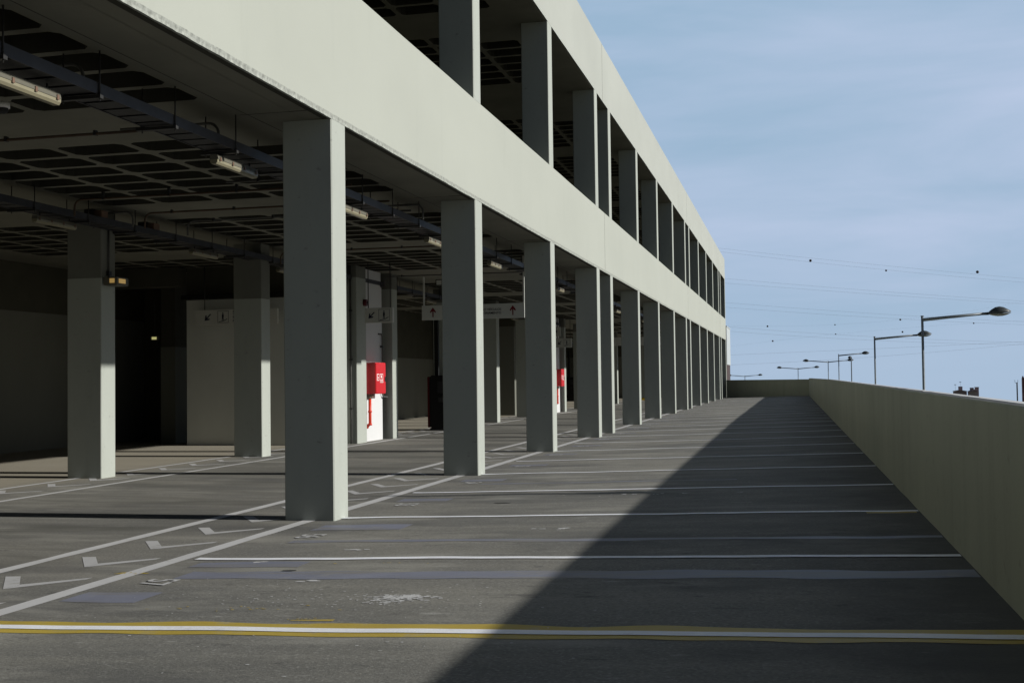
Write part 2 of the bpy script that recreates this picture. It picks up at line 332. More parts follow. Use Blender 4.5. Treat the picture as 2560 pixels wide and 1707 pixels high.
# flecks of old paint
def flecks(nm, m, spots):
    mb = MB(); rd = random.Random(nm+m)
    for cx, cy, rx, ry, n, s0, s1 in spots:
        for _ in range(n):
            x, yy = cx+rd.gauss(0, rx), cy+rd.gauss(0, ry); a, b = rd.uniform(s0, s1)*1.3, rd.uniform(s0, s1)*.8; k = rd.randint(5, 8)
            P = []
            for i in range(k):
                t = 2*math.pi*i/k+rd.uniform(-.2, .2); q = rd.uniform(.5, 1)
                P.append((x+a*q*math.cos(t), yy+b*q*math.sin(t), zf(x, yy)+.0025+SL*a*q*math.cos(t)))
            mb.poly(P)
    return mb.build(nm, m, deck)
flecks('paint_flecks', 'oldline', [(1.86, 6.15, .10, .07, 130, .004, .020), (1.93, 6.21, .07, .035, 90, .006, .024), (1.3, 6.2, .35, .12, 60, .004, .012), (2.2, 6.3, .3, .15, 25, .003, .010), (1.5, 5.9, .6, .12, 40, .003, .011),
    (2.1, 9.2, .12, .03, 6, .02, .05), (1.9, 4.9, .8, .3, 22, .003, .012), (.9, 8.1, .05, .02, 5, .02, .05), (2.6, 12.0, .4, .05, 16, .01, .03), (1.1, 6.75, .06, .015, 4, .02, .05), (.45, 7.52, .05, .01, 3, .02, .06), (.4, 6.6, .3, .2, 16, .003, .009)])
patch(1.53, 1.76, 5.54, 5.58, 'yellow', .06, .0021, 'yellow_remnant')
flecks('yellow_flecks', 'yellow', [(1.6, 5.60, .07, .015, 8, .004, .012), (1.1, 5.85, .3, .05, 18, .004, .016), (-.25, 7.0, .06, .03, 10, .02, .06), (1.35, 7.45, .2, .02, 5, .006, .02)])
flecks('dark_stains', 'joint', [(.82, 7.16, .02, .008, 2, .03, .06), (1.2, 11.3, .02, .01, 2, .06, .1), (1.9, 5.75, .5, .2, 12, .002, .008), (2.4, 5.9, .3, .2, 10, .002, .008)])
# ------------------------------------------------------------------ parapets
def parapet(name, x0, x1, y0, y1, ztop, lab, n, slant=0):
    t = thing(name, ((x0+x1)/2, (y0+y1)/2, 0), lab, 'wall')
    return t
pw = thing('parapet_wall', (5.17, 32, 0), 'long waist-high rendered parapet down the right edge of the deck', 'wall')
mb = MB(); bm = mb.bm; rows = []
def ZTf(y): return 1.094+.0022*(max(0, min(y, 34))-5)
ZT = 1.118
yy = [-14+i*.35 for i in range(0, 125)]+[30+i*1.5 for i in range(0, 28)]
yy = [v for v in yy if v < 71.2]+[71.2]
for y in yy:
    ZT = ZTf(y)
    e = .006*noise.noise(Vector((5, y*1.3, 0))); g = .010*noise.noise(Vector((2, y*2.2, 4)))
    j = .016*noise.noise(Vector((9, y*3.3, 2)))+.008*noise.noise(Vector((4, y*9, 2)))
    rows.append([bm.verts.new(p) for p in ((XP+e*.5, y, -.2), (XP+e, y, .5), (XP+e, y, ZT-.012+g*.4), (XP+.008+g, y, ZT), (XP+.065+j, y, ZT+.001), (XP+.070+j, y, ZT+.003+j*.1), (XP+.175, y, ZT-.002), (XP+.19, y, ZT-.016), (XP+.19, y, -1.2))])
for a, b in zip(rows, rows[1:]):
    for k in range(8):
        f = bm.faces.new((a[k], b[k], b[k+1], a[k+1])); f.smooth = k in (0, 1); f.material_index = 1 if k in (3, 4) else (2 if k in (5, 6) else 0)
bm.faces.new(rows[0]); bm.faces.new(rows[-1])
mb.build('wall', ['parapet', 'coping_shade', 'white'], pw)
ew = thing('end_parapet_wall', (2.6, 73, 0), 'low rendered wall closing the far end of the deck', 'wall')
MB().prism([(.02, 75.4), (5.30, 71.0), (5.33, 71.3), (.02, 75.75)], 'z', -.2, 1.10).build('wall', 'parapet', ew)
# ------------------------------------------------------------------ car park building
ZS, ZU, ZT2, ZR = 3.644, 4.985, 7.514, 8.831
Y1 = 9.9376
COLY = [Y1-13.95, Y1-8.95, Y1-5+0] + [Y1+5*i for i in range(4)] + [Y1+16.946+5*i for i in range(5)] + [Y1+38.892+5*i for i in range(5)] + [Y1+60.838, Y1+65.838]
COLY[0], COLY[1] = Y1-15-1.95, Y1-10
CW, CD = .48, .341
bld = thing('car_park_building', (-5, 35, 0), 'pale concrete multi-storey car park with two rows of open bays along the deck', 'building')
YE = COLY[-1]+CD
def wavy_column(y, z0, z1, mats, name='column', x1=0.0, w=CW, d=CD, split=None, extra=None):
    mb = MB(); bm = mb.bm; n = 14; x0 = x1-w; R_ = []
    zz = [z0+(z1-z0)*i/n for i in range(n+1)]
    if split: zz = sorted(zz+[split])
    for z in zz:
        e = [.006*noise.noise(Vector((y*3.3+k*5.1, z*1.6, k))) for k in range(4)]; c = .010
        P = [(x0+c, y), (x1-c+e[0]*.3, y+e[0]*.2), (x1, y+c), (x1, y+d-c), (x1-c, y+d+e[1]*.5), (x0+c, y+d), (x0+e[2], y+d-c), (x0+e[3], y+c)]
        R_.append([bm.verts.new((a, b, z)) for a, b in P])
    for i, (A, B) in enumerate(zip(R_, R_[1:])):
        for k in range(8):
            f = bm.faces.new((A[k], A[(k+1) % 8], B[(k+1) % 8], B[k]))
            f.material_index = 1 if (split and (zz[i]+zz[i+1])/2 > split) else 0
    if extra: mb.box(*extra)
    return mb.build(name, mats, bld)
for y in COLY:
    wavy_column(y, -.06, ZS-.002, 'column')
    wavy_column(y, ZU-.0, ZT2-.002, 'column', extra=(-CW, -.255, y+.002, y+CD-.002, 4.0, ZU-.004))
# spandrel with slightly uneven lower edge, roof band above
def band(name, z0, z1, drip):
    mb = MB(); bm = mb.bm; A = []
    ysb = [-14.0]
    while ysb[-1] < YE: ysb.append(min(YE, ysb[-1]+.33))
    for y in ysb:
        e = .007*noise.noise(Vector((y*.9, z0, 0)))+.004*noise.noise(Vector((y*3.1, z0, 5))); g = .004*noise.noise(Vector((y*.7, z1, 9)))
        A.append([bm.verts.new(p) for p in ((0, y, z0+e+(.045 if drip else 0)), (0, y, z1+g), (-.25, y, z1+g), (-.25, y, z0+.002), (-.03, y, z0+.002), (-.03, y, z0+.03))])
    for a, b in zip(A, A[1:]):
        for k in range(6): bm.faces.new((a[k], b[k], b[(k+1) % 6], a[(k+1) % 6])).material_index = 1 if k == 3 else 0
    bm.faces.new(A[0]); bm.faces.new(A[-1]); o = mb.build(name, ['paint' if drip else 'roofpaint', 'ceil'], bld)
    if drip:
        mb = MB(); bm = mb.bm; A = []
        for i in range(int((YE+14)/.06)):
            y = -14+i*.06; e = .006*noise.noise(Vector((y*.9, z0, 0)))+.004*noise.noise(Vector((y*9, z0, 5))); q = .004*noise.noise(Vector((y*14, 3, 5)))
            A.append([bm.verts.new(p) for p in ((.003+q*.5, y, z0+e+.047), (-.002+q, y, z0+e+.020+q), (.001+q, y, z0+e-.002), (-.027, y, z0+.001), (-.027, y, z0+.048))])
        for a, b in zip(A, A[1:]):
            for k in range(5): bm.faces.new((a[k], b[k], b[(k+1) % 5], a[(k+1) % 5]))
        mb.build('drip_edge', 'drip', bld); MB().box(-.085, -.032, -13.9, YE-.05, z0-.001, z0+.012).build('drip_groove_shade', 'cell', bld)
    return o
band('spandrel_wall', ZS, ZU, True)
band('roof_parapet', ZT2, ZR, False)
# fine vertical construction joints on the facade bands
for i in (6, 11, 16):
    if i < len(COLY)-1:
        y = COLY[i]+CD+.8; MB().box(-.01, .0015, y, y+.012, ZS+.06, ZU-.01).build('expansion_joint', 'joint', bld); MB().box(-.01, .0015, y, y+.012, ZT2+.01, ZR-.01).build('expansion_joint', 'joint', bld)
# waffle slabs
def waffle(name, z, ztop, x_rows, X0, X1):
    mb = MB(); bm = mb.bm
    ycells = []; edges = [-14.0]
    cells = []
    cy = sorted(COLY)
    for a, b in zip(cy, cy[1:]):
        s, e = a+.39, b-.94
        if e-s < 1.5: continue
        n = round((e-s)/.528); h = (e-s)/n
        cells.append((s, e, n, h))
    prevY = -14.0
    def quad(x0, x1, y0, y1, zz, mi=0): mb.poly([(x0, y0, zz), (x0, y1, zz), (x1, y1, zz), (x1, y0, zz)], mi)
    for s, e, n, h in cells:
        quad(X0, X1, prevY, s, z); prevY = e
        xcur = X1
        for (xa, xb) in x_rows:       # xa>xb
            if xcur-xa > .01: quad(xa, xcur, s, e, z)
            xcur = xb
            for k in range(n):
                y0, y1 = s+k*h, s+(k+1)*h
                if k == 0 and xa > -1: quad(xb, xa, y0, y1, z); continue
                r = .045; c = .06; t = .022; D = .30
                def ring(ins, cc, zz): 
                    x0, x1, a, b = xb+ins, xa-ins, y0+ins, y1-ins
                    return [bm.verts.new(p) for p in ((x0+cc, a, zz), (x1-cc, a, zz), (x1, a+cc, zz), (x1, b-cc, zz), (x1-cc, b, zz), (x0+cc, b, zz), (x0, b-cc, zz), (x0, a+cc, zz))]
                Aq = [bm.verts.new(p) for p in ((xb, y0, z), (xa, y0, z), (xa, y1, z), (xb, y1, z))]
                B = ring(r, c, z); Cc = ring(r+t, c, z+D)
                for q in ((Aq[0], Aq[1], B[1], B[0]), (Aq[1], Aq[2], B[3], B[2]), (Aq[2], Aq[3], B[5], B[4]), (Aq[3], Aq[0], B[7], B[6]), (Aq[1], B[2], B[1]), (Aq[2], B[4], B[3]), (Aq[3], B[6], B[5]), (Aq[0], B[0], B[7])):
                    bm.faces.new(q)
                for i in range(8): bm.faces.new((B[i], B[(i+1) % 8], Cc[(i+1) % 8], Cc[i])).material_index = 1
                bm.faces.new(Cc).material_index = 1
        if xcur-X0 > .01: quad(X0, xcur, s, e, z)
    quad(X0, X1, prevY, YE, z)
    bmesh.ops.remove_doubles(bm, verts=bm.verts, dist=.0005)
    mb.box(X0, X1, -14, YE, z+.3, ztop)
    return mb.build(name, ['ceil', 'cell'], bld, nrm=False)
RW = [(-.73, -1.555), (-1.555, -2.38), (-2.38, -3.205), (-3.205, -4.03), (-4.03, -4.855), (-6.05, -6.88), (-6.88, -7.71), (-7.71, -8.54), (-8.54, -9.37)]
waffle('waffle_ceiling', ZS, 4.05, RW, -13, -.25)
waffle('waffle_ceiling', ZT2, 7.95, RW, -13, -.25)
# interior columns: (near y, face x)
ROW2 = [(-5.0, -5.1), (-.2, -5.1), (4.9, -5.1), (9.6, -5.1), (14.1, -5.02), (18.48, -4.76)]
r2 = [24.60+4.72*i for i in range(4)]
ROW2 += [(y, -4.54) for y in r2] + [(45.0+4.75*i, -4.58) for i in range(4)] + [(67+4.75*i, -4.6) for i in range(2)]
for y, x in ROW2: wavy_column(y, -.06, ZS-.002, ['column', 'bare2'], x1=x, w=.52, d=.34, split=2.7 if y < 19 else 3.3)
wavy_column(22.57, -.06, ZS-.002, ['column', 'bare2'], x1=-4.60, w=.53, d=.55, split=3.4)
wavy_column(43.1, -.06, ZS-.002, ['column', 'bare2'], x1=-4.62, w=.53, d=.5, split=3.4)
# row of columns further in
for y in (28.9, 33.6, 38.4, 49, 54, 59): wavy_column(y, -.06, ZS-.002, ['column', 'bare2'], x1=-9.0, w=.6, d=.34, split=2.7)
# inner walls (painted below, bare render above)
def wallbox(x0, x1, y0, y1, split=2.7, z1=ZS-.003, name='inner_wall', mats=('inwall', 'bare')):
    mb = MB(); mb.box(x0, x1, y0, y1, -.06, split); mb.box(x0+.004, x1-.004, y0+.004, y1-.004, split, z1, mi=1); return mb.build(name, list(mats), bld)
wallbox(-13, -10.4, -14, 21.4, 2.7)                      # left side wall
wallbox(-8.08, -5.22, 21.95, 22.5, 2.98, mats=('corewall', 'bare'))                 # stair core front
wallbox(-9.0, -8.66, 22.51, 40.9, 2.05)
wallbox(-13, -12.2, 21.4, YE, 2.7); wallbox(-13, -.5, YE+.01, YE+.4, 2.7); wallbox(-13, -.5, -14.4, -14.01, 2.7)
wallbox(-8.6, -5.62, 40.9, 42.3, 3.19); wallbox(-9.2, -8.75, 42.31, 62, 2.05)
# white painted infill with the hose point
wallbox(-5.1, -4.70, 23.122, 24.36, 3.35, mats=('white', 'white'), name='white_infill_wall')
wallbox(-5.1, -4.73, 43.602, 44.75, 3.35, mats=('white', 'white'), name='white_infill_wall')
# dark lobby behind the left opening
wallbox(-10.4, -8.6, 24.2, 24.6, 2.7, mats=('bare', 'bare'), name='lobby_wall')
MB().box(-9.62, -9.50, 23.9, 24.19, -.05, 3.3).build('lobby_pier', 'inwall', bld)
dr = MB().box(-9.48, -8.7, 24.10, 24.17, 0, 2.1).build('door', 'black', bld)
MB().box(-8.86, -8.82, 24.06, 24.1, 1.0, 1.14).build('handle', 'rod', dr)
MB().box(-10.4, -8.085, 21.6, 21.95, 3.25, ZS-.003).build('lintel', 'bare', bld)
wallbox(-12.2, -10.402, 21.402, 24.6, 2.7)
# upper floor surface, upper back wall, roof
MB().box(-12.8, -.26, -13.9, YE-.1, 4.055, 4.12).build('upper_floor', 'bare', bld)
MB().box(-13, -12.6, -14, YE, 4.13, ZT2-.01).build('upper_back_wall', 'bare', bld)
MB().box(-13, -.5, YE-.2, YE, 4.13, ZT2-.01).build('upper_end_wall', 'bare', bld)
MB().box(-13, -.26, -14, YE, 7.96, 8.1).build('roof_deck', 'ceil', bld)
MB().box(-13.3, -13.01, -14.4, YE+.4, -8, ZR).build('rear_wall', 'paint', bld)
MB().box(-13, 5.3, -14.3, 78.4, -8.5, -.52).build('lower_storey', 'paint', bld)
# seams in the flat soffit by the columns
mb = MB()
for y in COLY:
    mb.box(-.73, -.04, y-.36, y-.352, ZS-.002, ZS+.01)
mb.box(-.66, -.652, -13, YE-1, ZS-.0015, ZS+.01)
mb.build('soffit_seam', 'joint', bld)
# ------------------------------------------------------------------ cable trays
def tray(lab, x0, x1, y0, y1, z, hang, holes=True):
    t = thing('cable_tray', ((x0+x1)/2, (y0+y1)/2, z), lab, 'cable tray', 'cable trays hung under the ceiling')
    for x in (x0, x1): MB().box(x-.004, x+.004, y0, y1, z, z+.085).build('side_rail', 'steel', t)
    mb = MB(); y = y0
    while y < y1: mb.box(x0+.005, x1-.005, y, y+.19, z+.006, z+.010); y += .235
    mb.box(x0+.03, x1-.03, y0, y1, z+.02, z+.05); mb.build('tray_base', 'dark', t)
    for y in hang:
        mb = MB()
        for x in (x0-.012, x1+.012): mb.tube([(x, y, z-.05), (x, y, ZS)], .006, 6)
        mb.box(x0-.06, x1+.03, y-.02, y+.02, z-.03, z-.005)
        for x in (x0-.012, x1+.012): mb.box(x-.012, x+.012, y-.012, y+.012, z-.002, z+.012)
        mb.build('hanger', 'rod', t)
    return t
hy = [3.2+1.06*i for i in range(64)]
tray('grey cable tray close behind the row of outer columns, front fittings hang from it', -1.04, -.77, -13, 72, 3.328, hy)
tray('grey cable tray in front of the inner column heads', -4.99, -4.70, -13, 45, 3.36, [5.6+1.1*i for i in range(35)])
t3 = thing('cable_duct', (-6.8, 21.8, 3.0), 'black duct crossing high on the white wall behind the inner columns', 'duct')
MB().box(-8.07, -5.25, 21.70, 21.90, 2.98, 3.07).build('duct_body', 'black', t3)
for x in (-7.6, -6.6, -5.7): MB().tube([(x, 21.8, 3.07), (x, 21.8, ZS)], .006, 6).build('hanger', 'rod', t3)
# ------------------------------------------------------------------ batten light fittings
def fitting():
    t = thing('batten_light', (0, 0, 0), '', 'light fitting', 'batten lights under the cable trays'); Ln = .40
    mb = MB(); mb.prism([(-.042, .01), (-.033, .045), (.033, .045), (.042, .01), (.042, 0), (-.042, 0)], 'y', -Ln, Ln); mb.build('housing', 'greyplastic', t)
    mb = MB(); pr = [(-.038, 0), (.038, 0), (.036, -.022), (.022, -.040), (-.022, -.040), (-.036, -.022)]
    mb.prism(pr, 'y', -Ln-.005, Ln+.005); mb.build('diffuser', 'cream', t)
    for k in range(4):
        y = -.36+.24*k
        for s in (-1, 1): 
            MB().box(s*.0455-.003, s*.0455+.003, y-.012, y+.012, -.012, .022).build('clip', 'brass', t)
    mb = MB()
    for y in (-.3, .3): mb.tube([(0, y, .045), (0, y, .09)], .008, 6)
    mb.build('bracket', 'rod', t)
    return t
f0 = fitting(); F = []
YL1 = [6.76, 9.86, 12.84, 16.1, 19.6, 22.5, 25.4, 28.1, 31.2, 34.3, 37.4, 40.5, 43.6, 46.7]
YL2 = [12.80, 16.6, 19.7, 22.48, 25.25, 28.4, 31.5, 34.6, 37.7, 40.8]
ordn = ['nearest', 'second', 'third', 'fourth', 'fifth', 'sixth', 'seventh', 'eighth', 'ninth', 'tenth', 'eleventh', 'twelfth', 'thirteenth', 'farthest']
for i, y in enumerate(YL1):
    o = f0 if i == 0 else copy_tree(f0); o.location = (-.92, y, 3.235)
    o['label'] = 'cream batten light %s along the tray behind the outer columns' % ordn[i] if i else 'cream batten light at the top left edge, largest of the row by the outer columns'
for i, y in enumerate(YL2):
    o = copy_tree(f0); o.location = (-4.83, y, 3.27)
    o['label'] = 'batten light %s along the tray over the inner columns' % ordn[i] if i < 9 else 'batten light farthest along the tray over the inner columns'
# ------------------------------------------------------------------ conduits
def arc(c, r, a0, a1, plane, n=6):
    P = []
    for i in range(n+1):
        a = a0+(a1-a0)*i/n; P.append((c[0]+r*math.cos(a), c[1], c[2]+r*math.sin(a)))
    return P
def conduit(lab, y, xa, xb, z, drops, m='copper', r=.013):
    t = thing('conduit_pipe', ((xa+xb)/2, y, z), lab, 'pipe', 'conduits clipped under the ceiling')
    P = [(xa, y, z-.20)]+arc((xa+.10, y, z-.10), .10, math.pi, math.pi/2, 0) if 'a' in drops else [(xa, y, z)]
    P += arc((xb-.10, y, z-.10), .10, math.pi/2, 0, 0)+[(xb, y, z-.20)] if 'b' in drops else [(xb, y, z)]
    MB().tube(P, r, 8).build('pipe', m, t)
    x = xa+.4
    while x < xb-.2:
        MB().box(x-.012, x+.012, y-.02, y+.02, z-.016, ZS-.002 if z > 3.55 else z+.03).build('clip', 'rod', t); x += .9
    return t
conduit('thin orange conduit bending down to the near cable tray beside the first column', 9.55, -1.9, -.92, 3.58, 'b', 'pipe')
conduit('orange pipe crossing the near ceiling bay at the top left', 9.15, -9.5, -1.1, 3.46, '')
conduit('short conduit hooked over the tray at the far top left', 7.5, -1.9, -.93, 3.58, 'b', 'pipe')
conduit('orange pipe running in the second ceiling bay and bending down at the inner column', 12.9, -4.62, -.95, 3.56, 'a')
conduit('conduit looping from the inner tray along the second cross band', 14.08, -4.35, -.9, 3.54, 'a')
conduit('conduit behind the second cross band with a drop on the inner tray', 14.95, -4.2, -.9, 3.54, 'a', 'pipe')
conduit('short looped conduit over the inner tray by the column head', 13.9, -5.0, -4.42, 3.54, 'ab', 'pipe')
conduit('conduit across the bay behind the first outer column', 14.6, -1.9, -.62, 3.56, 'b', 'pipe')
conduit('conduit arching over the tray right of the first outer column', 12.4, -2.3, -.85, 3.58, 'b', 'pipe')
conduit('pipe crossing the third ceiling bay', 18.7, -4.5, -.9, 3.5, 'a')
conduit('pipe crossing the fourth ceiling bay', 24.0, -4.5, -.9, 3.52, 'ab', 'pipe')
conduit('arched conduit over the tray between second and third outer columns', 20.6, -1.9, -.95, 3.58, 'b', 'pipe')
for i, (x, y, z, l) in enumerate(((-4.84, 13.7, 3.46, 'small grey-brown box sitting on the inner tray left of the column head'), (-4.84, 15.0, 3.46, 'small grey-brown box on the inner tray farther right'), (-4.84, 24.0, 3.46, 'larger dark cluster box on the inner tray over the white wall'))):
    t = thing('junction_box', (x, y, z), l, 'junction box', 'boxes on the inner cable tray')
    MB().box(x+.02, x+.13, y-.08, y+.08, z-.06, z+.08, .006).build('box_body', 'brass', t); MB().box(x-.12, x+.015, y-.09, y+.07, z-.03, z+.1, .006).build('box_cover', 'dark', t)
t = thing('ceiling_camera', (-2.42, 8.6, 3.6), 'small white dome camera under the ceiling at the left edge', 'camera')
MB().tube([(-2.42, 8.6, ZS), (-2.42, 8.6, 3.60)], .055, 16).build('base_plate', 'iconwhite', t)
MB().sphere((-2.42, 8.6, 3.59), .042, .042, .042).build('dome', 'dark', t)
# exit luminaire on the inner column, with its conduit
t = thing('exit_luminaire', (-4.9, 14.2, 2.62), 'amber lit emergency light on the upper part of the nearest inner column', 'emergency light')
MB().box(-5.005, -4.80, 14.12, 14.42, 2.60, 2.71, .01).build('housing', 'greyplastic', t)
MB().box(-4.90, -4.83, 14.108, 14.119, 2.63, 2.69).build('lit_panel', 'amber', t)
MB().box(-4.799, -4.793, 14.17, 14.33, 2.63, 2.69).build('lit_panel', 'amber', t)
t = thing('conduit_pipe', (-5.0, 14.2, 3), 'thin upright conduit above the amber light on the inner column', 'pipe', 'conduits clipped under the ceiling')
MB().tube([(-5.0, 14.25, 2.71), (-5.0, 14.25, 3.36)], .012, 8).build('pipe', 'pipe', t); MB().box(-5.03, -4.975, 14.22, 14.28, 2.74, 2.8).build('clip', 'rod', t)
t = thing('exit_luminaire', (-9.2, 22.6, 2.24), 'tiny yellow-green lit emergency light in the dark lobby', 'emergency light')
MB().box(-9.24, -9.05, 22.5, 22.56, 2.2, 2.29, .008).build('housing', 'greyplastic', t); MB().box(-9.20, -9.09, 22.492, 22.499, 2.215, 2.27).build('lit_panel', 'greenlight', t)
MB().tube([(-9.15, 22.53, 2.29), (-9.15, 22.53, ZS)], .008, 6).build('hanger', 'rod', t)
# ------------------------------------------------------------------ signs
def arrow_shape(mb, c, s, ang, y0, y1):
    P = [(-.06, -.5), (.06, -.5), (.06, .12), (.26, -.08), (.33, .05), (0, .5), (-.33, .05), (-.26, -.08), (-.06, .12)]
    ca, sa = math.cos(ang), math.sin(ang)
    mb.prism([(c[0]+s*(a*ca-b*sa), c[1]+s*(a*sa+b*ca)) for a, b in P], 'y', y0, y1)
def escal_icon(par, xc, zc, s, y):
    mb = MB(); h = s/2; t = .006
    for a in ((xc-h, xc+h, zc-h, zc-h+t), (xc-h, xc+h, zc+h-t, zc+h), (xc-h, xc-h+t, zc-h+t, zc+h-t), (xc+h-t, xc+h, zc-h+t, zc+h-t)): mb.box(a[0], a[1], y-.004, y-.001, a[2], a[3])
    mb.build('icon_frame', 'signink', par)
    mb = MB(); q = s
    mb.tube([(xc-.02*q, y-.004, zc+.33*q), (xc-.02*q, y-.001, zc+.33*q)], .055*q, 12)
    mb.prism([(xc-.09*q, zc+.25*q), (xc+.05*q, zc+.25*q), (xc+.07*q, zc-.02*q), (xc+.03*q, zc-.02*q), (xc+.06*q, zc-.27*q), (xc-.0*q, zc-.27*q), (xc-.04*q, zc-.05*q), (xc-.06*q, zc-.29*q), (xc-.11*q, zc-.29*q), (xc-.09*q, zc-.02*q), (xc-.11*q, zc-.02*q)], 'y', y-.004, y-.001)
    mb.prism([(xc-.4*q, zc-.40*q), (xc-.1*q, zc-.34*q), (xc+.12*q, zc-.27*q), (xc+.38*q, zc-.15*q), (xc+.38*q, zc-.2*q), (xc+.12*q, zc-.33*q), (xc-.1*q, zc-.39*q), (xc-.4*q, zc-.45*q)], 'y', y-.0045, y-.0015)
    mb.build('escalator_icon', 'signink', par)
s1 = thing('direction_sign', (-6.9, 21.62, 2.6), 'long pale board with down-left arrow and escalator symbol before the white wall', 'sign', 'escalator direction signs')
MB().box(-7.70, -5.9, 21.60, 21.66, 2.44, 2.75, .004).build('board', 'sign', s1)
mb = MB(); arrow_shape(mb, (-7.42, 2.595), .19, R(135), 21.596, 21.599); mb.build('arrow', 'signink', s1)
escal_icon(s1, -7.08, 2.6, .24, 21.6)
text('lettering', 'Saída', .10, (-6.87, 21.598, 2.65), (1, 0, 0), (0, 0, 1), 'signink', s1); text('lettering', 'Exit', .07, (-6.87, 21.598, 2.57), (1, 0, 0), (0, 0, 1), 'signink', s1); text('lettering', 'Peões', .07, (-6.87, 21.598, 2.49), (1, 0, 0), (0, 0, 1), 'signink', s1)
for x in (-7.5, -6.2): MB().tube([(x, 21.63, 2.75), (x, 21.63, ZS)], .008, 6).build('hanger', 'rod', s1)
def small_sign(x0, x1, y, z0, z1, lab, sc_=1):
    t = thing('direction_sign', ((x0+x1)/2, y, z0), lab, 'sign', 'escalator direction signs')
    MB().box(x0, x1, y, y+.09, z0, z1, .004).build('board', 'sign', t); w = x1-x0; zc = (z0+z1)/2
    mb = MB(); arrow_shape(mb, (x0+w*.24, zc), w*.30, R(135), y-.004, y-.001); mb.build('arrow', 'signink', t)
    escal_icon(t, x0+w*.70, zc, w*.40, y)
    for x in (x0+.06, x1-.06): MB().tube([(x, y+.045, z1), (x, y+.045, ZS)], .010, 6).build('hanger', 'rod', t)
small_sign(-4.32, -3.73, 22.3, 2.44, 2.74, 'pale sign box with down-left arrow and escalator symbol above the near red hose cabinet')
small_sign(-4.55, -3.95, 43.2, 2.46, 2.80, 'distant pale escalator sign above the far red hose cabinet, between third and fourth outer columns')
t = thing('hanging_sign', (-2, 22, 2.45), 'wide white hanging sign with two red up arrows, partly behind the second outer column', 'sign')
MB().box(-3.02, -.95, 22.0, 22.05, 2.45, 2.735, .003).build('board', 'iconwhite' if 0 else 'sign', t)
for x in (-2.79, -1.18):
    mb = MB(); arrow_shape(mb, (x, 2.60), .19, 0, 21.996, 21.999); mb.build('arrow', 'signred', t)
text('lettering', 'SAÍDA', .15, (-2.60, 21.998, 2.54), (1, 0, 0), (0, 0, 1), 'signblack', t)
text('lettering', 'ACESSO VEÍCULOS', .062, (-1.41, 21.998, 2.605), (1, 0, 0), (0, 0, 1), 'signblack', t, align='RIGHT')
text('lettering', 'ESTACIONAMENTO', .062, (-1.41, 21.998, 2.535), (1, 0, 0), (0, 0, 1), 'signblack', t, align='RIGHT')
for x in (-2.98, -.965): MB().box(x-.014, x+.014, 22.01, 22.04, 2.735, 3.30 if x < -2 else ZS).build('hanger', 'sign', t)
t = thing('hanging_sign', (-2.7, 22.1, 3.1), 'small square sign with black frame high up left of the second outer column', 'sign')
MB().box(-2.76, -2.45, 22.1, 22.14, 3.13, 3.25).build('frame', 'black', t); MB().box(-2.74, -2.64, 22.092, 22.099, 3.145, 3.235).build('panel', 'sign', t)
MB().tube([(-2.6, 22.12, 3.25), (-2.6, 22.12, ZS)], .008, 6).build('hanger', 'rod', t)
t = thing('hanging_sign', (-2.4, 49, 2.6), 'distant plain pale sign seen between fifth and sixth outer columns', 'sign')
MB().box(-3.6, -1.0, 49, 49.05, 2.65, 3.0).build('board', 'sign', t); MB().tube([(-2, 49.02, 3), (-2, 49.02, ZS)], .012, 6).build('hanger', 'rod', t)
t = thing('hanging_sign', (-4.5, 42.6, 2.9), 'small distant pale sign with a black square, above the far escalator sign', 'sign')
MB().box(-4.62, -4.25, 42.6, 42.64, 2.86, 3.2).build('board', 'sign', t); MB().box(-4.48, -4.38, 42.59, 42.598, 2.98, 3.08).build('symbol', 'signblack', t)
# alarm bell
t = thing('alarm_bell', (-4.62, 22.5, 2.9), 'small dark red alarm bell high on the inner column left of the white wall', 'alarm bell')
MB().tube([(-4.60, 23.0, 2.90), (-4.53, 23.0, 2.90)], [.075, .07], 16).build('bell_body', 'darkred', t); MB().tube([(-4.529, 23.0, 2.90), (-4.50, 23.0, 2.90)], .02, 8).build('striker', 'dark', t)
